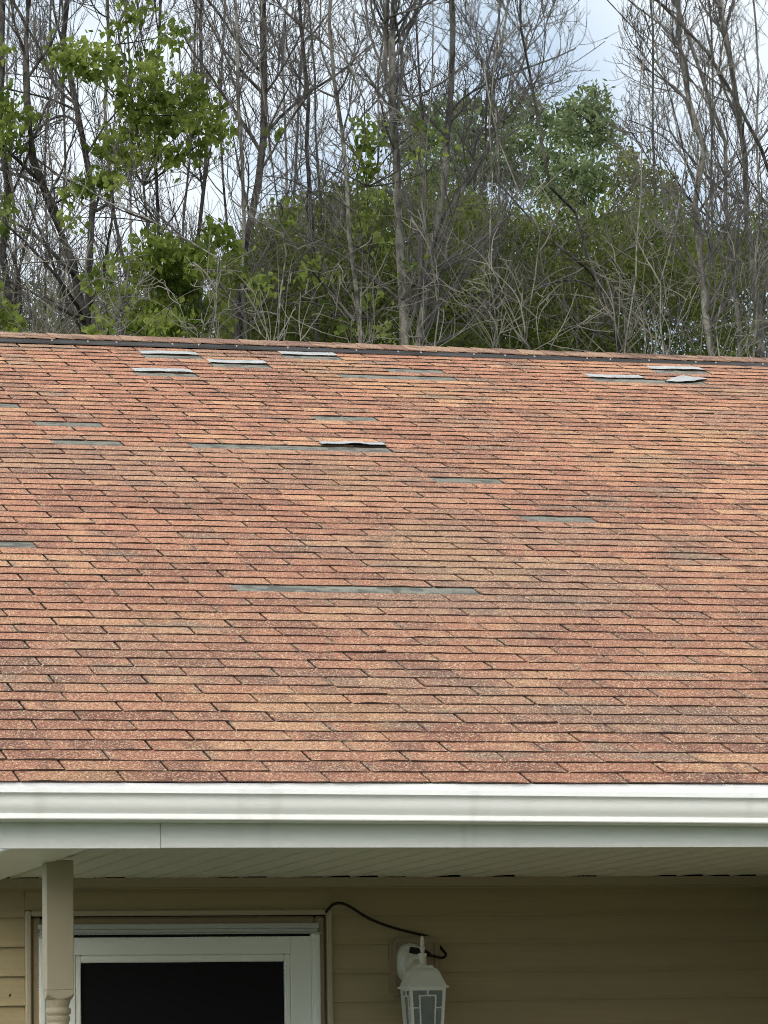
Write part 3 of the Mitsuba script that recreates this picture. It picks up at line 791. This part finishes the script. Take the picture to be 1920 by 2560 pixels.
Y0 = 25.0
bare_tree(11, [[(1010, 860), (1003, 700), (993, 565), (988, 430), (987, 340), (983, 240), (980, 120), (984, 0)], [(985, 300), (972, 240), (964, 170), (966, 90), (969, 0), (972, -120)]],
          [(44, 42, 40, 36, 31, 26, 20, 16), (22, 18, 16, 13)], Y0, "tall pale grey bare tree with twin leaders rising in the middle of the ridge", n1=15, reach=2.0, up=0.3,
          limbs=[([(990, 290), (1004, 200), (1001, 110), (986, 40), (980, -60)], 12), ([(1006, 750), (1064, 685), (1180, 615), (1277, 534)], 11)])
bare_tree(12, [[(1045, 865), (1064, 739), (1076, 646), (1091, 565), (1107, 469), (1116, 400), (1118, 328), (1126, 251), (1132, 154), (1130, 0)], [(1078, 690), (1115, 526), (1180, 438), (1240, 330), (1290, 200), (1330, 60)]],
          [(36, 32, 28, 24, 20, 15), (18, 14, 9, 6)], Y0 + 1.2, "leaning grey bare tree just right of the twin stemmed one", n1=13, reach=2.1, up=0.25,
          limbs=[([(1120, 330), (1180, 230), (1290, 180), (1440, 120)], 8), ([(1070, 700), (1130, 804), (1180, 773), (1277, 731)], 8)])
bare_tree(13, [[(902, 860), (895, 758), (879, 661), (871, 584), (871, 488), (856, 420), (850, 309), (841, 231), (833, 154), (825, 0)]], [(20, 19, 17, 15, 12, 9)], Y0 - 1.0,
          "slim pale bare tree left of the twin stemmed one", n1=16, reach=1.9, up=0.28, limbs=[([(887, 804), (806, 708), (767, 661), (698, 553)], 8), ([(880, 600), (820, 520), (740, 455), (640, 440)], 7)])
bare_tree(14, [[(594, 860), (602, 700), (630, 540), (652, 440), (663, 347), (663, 193), (655, 0)]], [(36, 34, 30, 26, 22, 18)], Y0 + 1.5, "dark straight bare tree at left centre of the ridge", "mat_bark_dark", n1=15, reach=2.1, up=0.24)
bare_tree(15, [[(790, 860), (780, 600), (771, 424), (771, 309), (767, 193), (752, 96), (744, 0)]], [(18, 17, 15, 13, 10)], Y0 + 2.5, "thin dark bare tree between the dark straight and the slim pale ones", "mat_bark_dark", n1=14, reach=1.8, up=0.3)
bare_tree(16, [[(215, 870), (208, 816), (185, 681), (162, 596), (127, 507), (96, 430), (77, 366), (60, 250), (58, 120), (70, 0)]], [(44, 40, 36, 30, 22, 16)], Y0 - 0.5, "thick bare tree leaning to the left at the left side", "mat_bark_dark", n1=13, reach=2.0,
          limbs=[([(190, 690), (100, 600), (40, 560), (-60, 540)], 12), ([(150, 560), (110, 470), (20, 430), (-60, 400)], 10), ([(210, 800), (130, 760), (60, 720), (-20, 690)], 10)])
bare_tree(17, [[(218, 870), (220, 660), (228, 545), (231, 424), (204, 328), (193, 251), (170, 193), (156, 116), (166, 0)]], [(30, 28, 24, 22, 18, 14)], Y0 + 0.8, "crooked bare tree crossing the leaning one at the left", "mat_bark_dark", n1=13, reach=2.0,
          limbs=[([(190, 260), (127, 193), (96, 116), (50, 39), (31, -20)], 9), ([(205, 330), (150, 290), (100, 320), (60, 370)], 9)])
bare_tree(18, [[(50, 870), (20, 740), (8, 620), (12, 490), (4, 380), (0, 200), (10, 0)]], [(32, 30, 26, 22, 16)], Y0, "bare tree cut by the left edge of the picture", "mat_bark_dark", n1=12, reach=2.0)
bare_tree(19, [[(610, 860), (612, 600), (606, 424), (594, 231), (594, 115), (586, 0)]], [(15, 14, 13, 12, 10)], Y0 - 1.4, "slender pale bare tree in front of the dark straight one", n1=14, reach=1.8, up=0.3,
          limbs=[([(610, 790), (521, 669), (463, 600), (366, 507), (320, 430)], 8), ([(612, 860), (521, 789), (424, 723), (359, 654)], 7)])
bare_tree(20, [[(400, 870), (393, 560), (390, 400), (380, 250), (395, 120), (400, 0)]], [(14, 13, 11, 9)], Y0 + 2, "thin bare tree rising out of the bright leaves at left", "mat_bark_dark", n1=14, reach=1.7, up=0.3)
bare_tree(21, [[(320, 870), (309, 661), (282, 545), (270, 386), (266, 212), (276, 80), (270, 0)]], [(18, 17, 14, 11, 9)], Y0 + 0.3, "grey bare tree behind the highest bright leaves at left", n1=13, reach=1.8, up=0.3)
bare_tree(22, [[(490, 870), (500, 600), (520, 420), (512, 250), (500, 120), (505, 0)]], [(16, 15, 13, 10)], Y0 + 3, "thin bare tree right of the bright leaves", "mat_bark_dark", n1=14, reach=1.8, up=0.32)
bare_tree(23, [[(1775, 890), (1760, 790), (1752, 690), (1748, 600), (1742, 507), (1760, 410), (1738, 300), (1715, 210), (1700, 90), (1690, 0)]], [(28, 26, 25, 22, 16, 12)], Y0 - 0.5, "pale thick bare tree nearest the sky gap at right", n1=15, reach=2.0, up=0.34,
          limbs=[([(1745, 470), (1690, 370), (1640, 330), (1572, 300)], 7), ([(1735, 330), (1690, 220), (1650, 195), (1592, 140)], 7), ([(1720, 230), (1680, 90), (1610, 30), (1560, -10)], 8), ([(1750, 560), (1660, 460), (1610, 380), (1580, 330)], 6)])
bare_tree(24, [[(1905, 900), (1885, 700), (1872, 500), (1866, 386), (1851, 309), (1828, 154), (1793, 0)]], [(26, 25, 22, 19, 15)], Y0 + 1, "grey bare tree second from the right edge", n1=15, reach=2.0, up=0.34)
bare_tree(25, [[(1990, 900), (1965, 600), (1920, 405), (1880, 330), (1851, 270), (1793, 154), (1712, 66), (1640, 0)]], [(18, 17, 15, 13, 11, 8)], Y0 - 1.5, "dark bare tree slanting up to the left at the right edge", "mat_bark_dark", n1=12, reach=1.6, up=0.32)
bare_tree(26, [[(1845, 890), (1830, 700), (1820, 500), (1815, 367), (1778, 251), (1739, 154), (1685, 0)]], [(20, 18, 16, 13, 10)], Y0 + 0.5, "bare tree between the pale thick and the grey ones at right", n1=14, reach=1.9, up=0.36)
bare_tree(27, [[(1550, 880), (1519, 777), (1488, 708), (1467, 640), (1469, 603), (1434, 526), (1407, 500), (1369, 461), (1352, 380), (1338, 251), (1326, 174), (1311, 90)]], [(15, 14, 12, 9, 7)], Y0 - 2, "crooked dark sapling in front of the green trees", "mat_bark_dark", n1=11, reach=1.5, up=0.26, z_base=None,
          limbs=[([(1488, 700), (1454, 661), (1396, 615), (1280, 495), (1230, 440)], 9), ([(1480, 690), (1540, 640), (1620, 600), (1700, 540)], 6), ([(1500, 740), (1420, 700), (1300, 740), (1200, 790)], 7)])
# thinner trees farther back, too alike to tell apart
g = np.random.default_rng(5)
for i, px in enumerate([-420, -330, -240, -150, -70, 1990, 2080, 2180, 2290, 30, 110, 150, 330, 455, 560, 700, 730, 815, 930, 1060, 1190, 1240, 1660, 1790, 1900]):
    lean = g.uniform(-40, 40)
    bare_tree(100 + i, [[(px, 880), (px + lean * .3 + g.uniform(-12, 12), 620), (px + lean * .6 + g.uniform(-14, 14), 380), (px + lean + g.uniform(-10, 10), 180), (px + lean * 1.3, 30 if not 1150 < px < 1300 else 140)]],
              [(g.uniform(9, 15), 10, 8, 6)], Y0 + g.uniform(4, 10), "thin leafless tree in the tangle behind the ridge", "mat_bark_dark" if i % 3 else "mat_bark", n1=9, n2=5, n3=4, n4=1, reach=2.1, up=0.33,
              group="thin leafless trees in the tangle")
BUSH_TXT = ["between the dark straight tree and the slim pale tree", "at the foot of the slim pale tree", "at the foot of the leaning grey tree", "below the broad grey green tree", "below the rounded blue green tree",
            "around the crooked dark sapling", "left of the pale thick tree at right", "at the foot of the grey trees at right", "in the bottom right corner of the trees", "under the high bright green leaves at left", "in the bottom left corner of the trees", "right of the low bright green leaves"]
# whippy undergrowth in front: arching pale stems
for i, (px, top, ph) in enumerate([(700, 560, 0), (900, 560, 1), (1080, 520, 2), (1230, 560, 3), (1330, 470, 4), (1560, 520, 5), (1660, 480, 6), (1800, 560, 7), (1880, 600, 8), (300, 640, 9), (90, 620, 10), (520, 600, 11)]):
    sp = [[(px, 900), (px + g.uniform(-20, 20), 760), (px + g.uniform(-40, 40), 640), (px + g.uniform(-70, 70), top)]]
    lb = []
    for q in range(7):
        s, h = g.uniform(-230, 230), g.uniform(60, 330)
        lb.append(([(px + g.uniform(-60, 60), 900), (px + s * 0.35, 880 - h * 0.5), (px + s * 0.8, 870 - h * 0.92), (px + s * 1.35 + g.uniform(-30, 30), 870 - h)], g.uniform(1.6, 2.8)))
    bare_tree(200 + i, sp, [(7, 6, 4)], Y0 - 3 - g.uniform(0, 2.5), "pale whippy leafless bush " + BUSH_TXT[i], "mat_bark", "mat_pale_twig", lb, n1=3, n2=3, n3=1, n4=0, reach=1.0, up=0.08, name="bare_bush", group="pale whippy bushes behind the ridge", ang=(20, 70))


# ---- foliage
def leaves(g, C, size, droop=0.0, aspect=0.8, pts=4):
    """a leaf at every centre: a folded blade of four triangles"""
    n = len(C)
    d = unit(g.normal(0, 1, (n, 3)) * [1, 1, 0.6] + np.array([0, 0, -droop]))
    s = unit(np.cross(d, g.normal(0, 1, (n, 3))))
    nn = np.cross(d, s)
    L = g.uniform(0.65, 1.25, (n, 1)) * size
    W = L * aspect * 0.5
    base, tip = C - d * L * 0.5, C + d * L * 0.5 - np.array([0, 0, 0.12]) * L
    mid = C + nn * L * 0.05
    l, r = C - d * L * 0.08 + s * W - nn * L * 0.08, C - d * L * 0.08 - s * W - nn * L * 0.08
    v = np.stack([base, l, tip, r, mid], 1).reshape(-1, 3)
    o = (np.arange(n) * 5)[:, None]
    f = np.concatenate([o + [0, 4, 1], o + [1, 4, 2], o + [2, 4, 3], o + [3, 4, 0]])
    return v, f


def blob_points(g, blobs, y, dens, depth):
    """points spread through soft clumps (px, py, rx, ry of the photograph, on the plane y), gathered in sprays"""
    mpp = (y - EYE[1]) / FOC
    out = []
    for px, py, rx, ry in blobs:
        c = at(px, py, y + g.uniform(-depth, depth))
        n = max(6, int(dens * rx * ry / 1000))
        k = max(2, n // 6)
        cc = unit(g.normal(0, 1, (k, 3))) * g.uniform(0.15, 1, (k, 1)) ** 0.5 * np.array([rx, (rx + ry) / 2, ry]) * mpp
        idx = g.integers(0, k, n)
        out.append(c + cc[idx] + g.normal(0, 1, (n, 3)) * np.array([1, 1, 0.75]) * (0.0125 * (y - EYE[1]) / 7.0))
    return np.vstack(out)


def leafy(seed, name, label, trunk, width, blobs, y, dens, size, mat, droop=0.3, depth=0.5, aspect=0.8, bark="mat_bark_dark", group=None):
    g = np.random.default_rng(seed)
    key = thing(name, label, "tree" if "tree" in name else "plant", group)
    mpp = (y - EYE[1]) / FOC
    c = [at(px, py, y) for px, py in trunk]
    low = c[0].copy(); low[2] = GROUND - 0.2; low[0] += 0.2
    p = spline([low, low * 0.4 + c[0] * 0.6] + c, 18)
    ms = [tubes(p[None], np.linspace(width, width * 0.3, 18)[None] * mpp / 2, 7)]
    vis = p[pix(p)[1] < 1000]
    for b in blobs:
        e = at(b[0], b[1], y + g.uniform(-depth, depth) * 0.5)
        if len(vis) == 0: vis = p[-3:]
        s = vis[np.argmin(np.linalg.norm(vis - (e - [0, 0, 0.35]), axis=1))]
        mid = (s + e) / 2 + g.normal(0, 0.05, 3)
        ms.append(tubes(spline([s, mid, e], 6)[None], np.linspace(4, 2, 6)[None] * mpp * 0.5, 4))
    obj("trunk", cat([ms[0]]), bark, key, smooth=True)
    obj("branches", cat(ms[1:]), bark, key, kind="stuff")
    obj("foliage", leaves(g, blob_points(g, blobs, y, dens, depth), size, droop, aspect), mat, key, kind="stuff")
    return key


leafy(31, "leafy_tree", "bright green leafy tree high on the left among bare branches", [(395, 870), (375, 650), (360, 480), (345, 330), (320, 200), (300, 110)], 16,
      [(215, 140, 62, 34), (170, 150, 40, 26), (240, 175, 50, 26), (285, 165, 34, 26), (150, 125, 30, 18), (290, 80, 30, 16), (330, 50, 26, 18), (352, 12, 20, 18), (440, 82, 40, 16), (405, 105, 26, 16), (375, 140, 28, 20), (395, 185, 40, 26), (350, 175, 26, 18),
       (312, 225, 26, 26), (330, 275, 40, 36), (385, 250, 46, 36), (440, 270, 50, 44), (480, 212, 34, 18), (500, 245, 30, 18), (530, 268, 24, 14), (480, 310, 44, 30), (400, 320, 44, 34), (340, 335, 44, 30), (275, 365, 40, 34), (320, 400, 40, 30), (390, 370, 34, 30), (560, 345, 24, 34), (540, 320, 24, 20),
       (500, 380, 30, 26), (430, 400, 36, 26)], Y0 - 0.8, 88, 0.072, "mat_leaf_maple", 1.0)
leafy(32, "leafy_tree", "bright green leafy tree spilling low behind the ridge at left", [(440, 870), (430, 760), (420, 660), (400, 560)], 14,
      [(250, 442, 46, 18), (215, 470, 26, 20), (185, 490, 18, 24), (175, 545, 12, 22), (285, 460, 26, 14), (390, 620, 56, 22), (440, 640, 60, 30), (500, 665, 40, 34), (350, 650, 36, 24), (270, 655, 22, 10), (245, 700, 28, 28), (400, 700, 56, 36), (450, 730, 50, 34), (380, 770, 50, 40), (430, 815, 70, 30), (480, 790, 40, 34), (515, 765, 30, 22), (553, 803, 15, 10), (250, 808, 26, 26),
       (350, 820, 40, 26), (540, 575, 32, 18), (565, 600, 26, 20), (500, 620, 30, 18), (380, 590, 22, 14), (300, 740, 26, 22), (590, 640, 20, 22), (610, 690, 20, 18)], Y0 - 1.6, 100, 0.076, "mat_leaf_maple", 1.0)
leafy(33, "leafy_tree", "bright green leafy tree cut by the left edge of the picture", [(-60, 880), (-40, 600), (-20, 420), (-10, 280)], 14,
      [(8, 250, 26, 26), (30, 285, 34, 18), (75, 292, 22, 14), (15, 330, 26, 26), (35, 360, 22, 22), (8, 120, 16, 14), (8, 525, 20, 30), (12, 565, 16, 18), (18, 795, 26, 34), (40, 820, 20, 16), (-30, 300, 40, 50), (-30, 760, 40, 50)], Y0 - 1.0, 105, 0.072, "mat_leaf_maple", 1.0)
leafy(34, "leafy_vine", "yellow green leaves scattered up the trunks at the middle of the ridge", [(930, 870), (925, 700), (920, 520), (915, 400), (910, 300)], 5,
      [(712, 560, 16, 22), (700, 520, 14, 16), (690, 335, 18, 10), (770, 655, 26, 14), (755, 690, 22, 16), (812, 700, 22, 14), (815, 760, 18, 18), (660, 700, 24, 20), (655, 740, 18, 16), (945, 605, 20, 18), (935, 530, 16, 16), (905, 560, 14, 14), (960, 490, 12, 12), (1035, 662, 10, 14), (960, 830, 18, 28), (925, 750, 20, 16), (915, 310, 22, 22), (935, 350, 28, 28), (900, 380, 20, 20),
       (920, 430, 34, 24), (1055, 322, 18, 16), (1095, 350, 16, 16), (1140, 385, 10, 14), (1020, 380, 14, 16), (870, 810, 16, 14)], Y0 - 0.6, 80, 0.068, "mat_leaf_maple", 0.9, aspect=0.85)

leafy(41, "green_tree", "rounded blue green tree standing up against the sky at right", [(1470, 880), (1475, 600), (1480, 420), (1485, 320)], 16,
      [(1490, 235, 30, 26), (1475, 265, 44, 30), (1510, 275, 26, 34), (1450, 300, 50, 34), (1500, 320, 34, 30), (1420, 270, 34, 28), (1400, 330, 50, 40), (1460, 350, 60, 36), (1510, 365, 30, 22), (1535, 350, 18, 12), (1380, 400, 60, 44), (1450, 420, 70, 44), (1490, 450, 50, 40), (1360, 470, 70, 40), (1430, 490, 70, 40)], 60, 150, 0.15, "mat_leaf_far", 0.7, 2.5, 0.42)
leafy(42, "green_tree", "broad grey green tree behind the bare trunks right of centre", [(1180, 880), (1180, 600), (1185, 420), (1190, 330)], 16,
      [(1200, 270, 60, 24), (1130, 280, 60, 26), (1060, 290, 50, 28), (1270, 285, 50, 28), (1320, 260, 40, 26), (1350, 300, 40, 30), (1000, 300, 34, 26), (1100, 340, 80, 44), (1200, 340, 80, 44), (1290, 350, 70, 44), (1030, 370, 60, 44), (1150, 420, 90, 50), (1260, 430, 90, 50), (1060, 450, 70, 50), (960, 340, 30, 30)], 54, 140, 0.14, "mat_leaf_far", 0.7, 2.5, 0.45)
leafy(43, "green_tree", "small light green tree right of the rounded blue green one", [(1600, 880), (1590, 600), (1585, 470)], 12,
      [(1560, 395, 30, 18), (1585, 400, 26, 20), (1555, 430, 40, 26), (1610, 420, 24, 16), (1600, 450, 50, 28), (1650, 445, 36, 24), (1560, 480, 50, 30), (1640, 500, 50, 40), (1680, 470, 30, 30)], 52, 130, 0.12, "mat_leaf_olive", 0.6, 2, 0.45)


def thicket(seed, label, top, y, depth, n, size, mat, thr=0.5, aspect=0.42):
    """a mass of small leaves that nobody could count; top is its skyline as (px, py) of the photograph"""
    g = np.random.default_rng(seed)
    tx, ty = np.array(top).T
    px, f = g.uniform(tx[0], tx[-1], n), g.uniform(0, 1, n) ** 0.9
    ys = y + g.uniform(-depth, depth, n)
    t = np.interp(px, tx, ty)
    py = t + (900 - t) * f
    d = F_ + RIGHT * (px[:, None] - 960) / FOC - UP * (py[:, None] - 1280) / FOC
    C = EYE + d * ((ys - EYE[1]) / d[:, 1])[:, None]
    den = meshkit.fbm(C * [1.5, 1.2, 1.9], 3, seed) + 0.22 * meshkit.noise(C * 6, seed + 5) - 0.34 * (np.clip(0.30 - f, 0, 1) / 0.30) ** 1.5
    low = np.clip((px - 1560) / 60, 0, 1) * np.clip((py - 700) / 40, 0, 1)
    C = C[den - 0.14 * low > thr]
    key = numbered("thicket")
    scene[key] = mikit.ply(leaves(g, C, size, 0.5, aspect), mat)
    labels[key] = {"label": label, "category": "thicket", "kind": "stuff"}


thicket(44, "olive green thicket under the rounded tree at right of the ridge", [(1130, 470), (1180, 440), (1300, 470), (1420, 480), (1560, 445), (1650, 430), (1700, 460), (1760, 520), (1850, 500), (1960, 480), (2150, 450), (2400, 500)], 33, 3.0, 125000, 0.078, "mat_leaf_olive", 0.525)
thicket(45, "olive green thicket behind the trunks at the middle of the ridge", [(540, 620), (640, 520), (720, 450), (850, 430), (1000, 410), (1150, 430), (1220, 470)], 32, 3.5, 75000, 0.078, "mat_leaf_olive", 0.545)
thicket(46, "low dull green scrub behind the leaning trees at left", [(-500, 560), (-250, 620), (-60, 600), (100, 680), (250, 700), (400, 620), (560, 600), (700, 560)], 40, 2.5, 30000, 0.085, "mat_leaf_olive", 0.59)

# brushwood in and behind the thickets: uncountable thin upright stems
gs = np.random.default_rng(91)
n = 700
px = gs.uniform(-60, 1980, n); ys = gs.uniform(29, 41, n)
hi = np.interp(px, [-60, 300, 600, 900, 1300, 1500, 1700, 1980], [480, 540, 440, 380, 420, 480, 400, 380]) + gs.uniform(0, 260, n)
A = np.array([at(a, 905, b) for a, b in zip(px, ys)]); B = np.array([at(a + gs.normal(0, 40), c, b) for a, c, b in zip(px, hi, ys)])
t = np.linspace(0, 1, 8)[None, :, None]
Pb = A[:, None] * (1 - t) + B[:, None] * t
bow = gs.normal(0, 0.28, (n, 1, 3)) * np.sin(np.pi * t) + np.cumsum(gs.normal(0, 0.035, (n, 8, 3)), 1)
Pb = Pb + bow * [1, 1, 0.25]
Rb = gs.uniform(0.0035, 0.0085, (n, 1)) * np.linspace(1.2, 0.5, 8)[None]
Q2, S2 = sprout(gs, Pb, Rb, 4, 0.15, 0.95, (20, 65), (0.3, 0.9), 0.12, 0.12, 5, 0.0042)
half = 420
for nm, lab, sel, sel2, mt in (("brushwood", "dark upright brushwood filling the gaps between the trunks", slice(0, half), slice(0, int(len(Q2) * .68)), "mat_twig"), ("brushwood", "pale upright brushwood stems low behind the ridge", slice(half, n), slice(int(len(Q2) * .68), None), "mat_pale_twig")):
    key = numbered(nm)
    scene[key] = mikit.ply(cat([tubes(Pb[sel], Rb[sel], 3), tubes(Q2[sel2], S2[sel2], 3)]), mt, smooth=True)
    labels[key] = {"label": lab, "category": "brushwood", "kind": "stuff"}
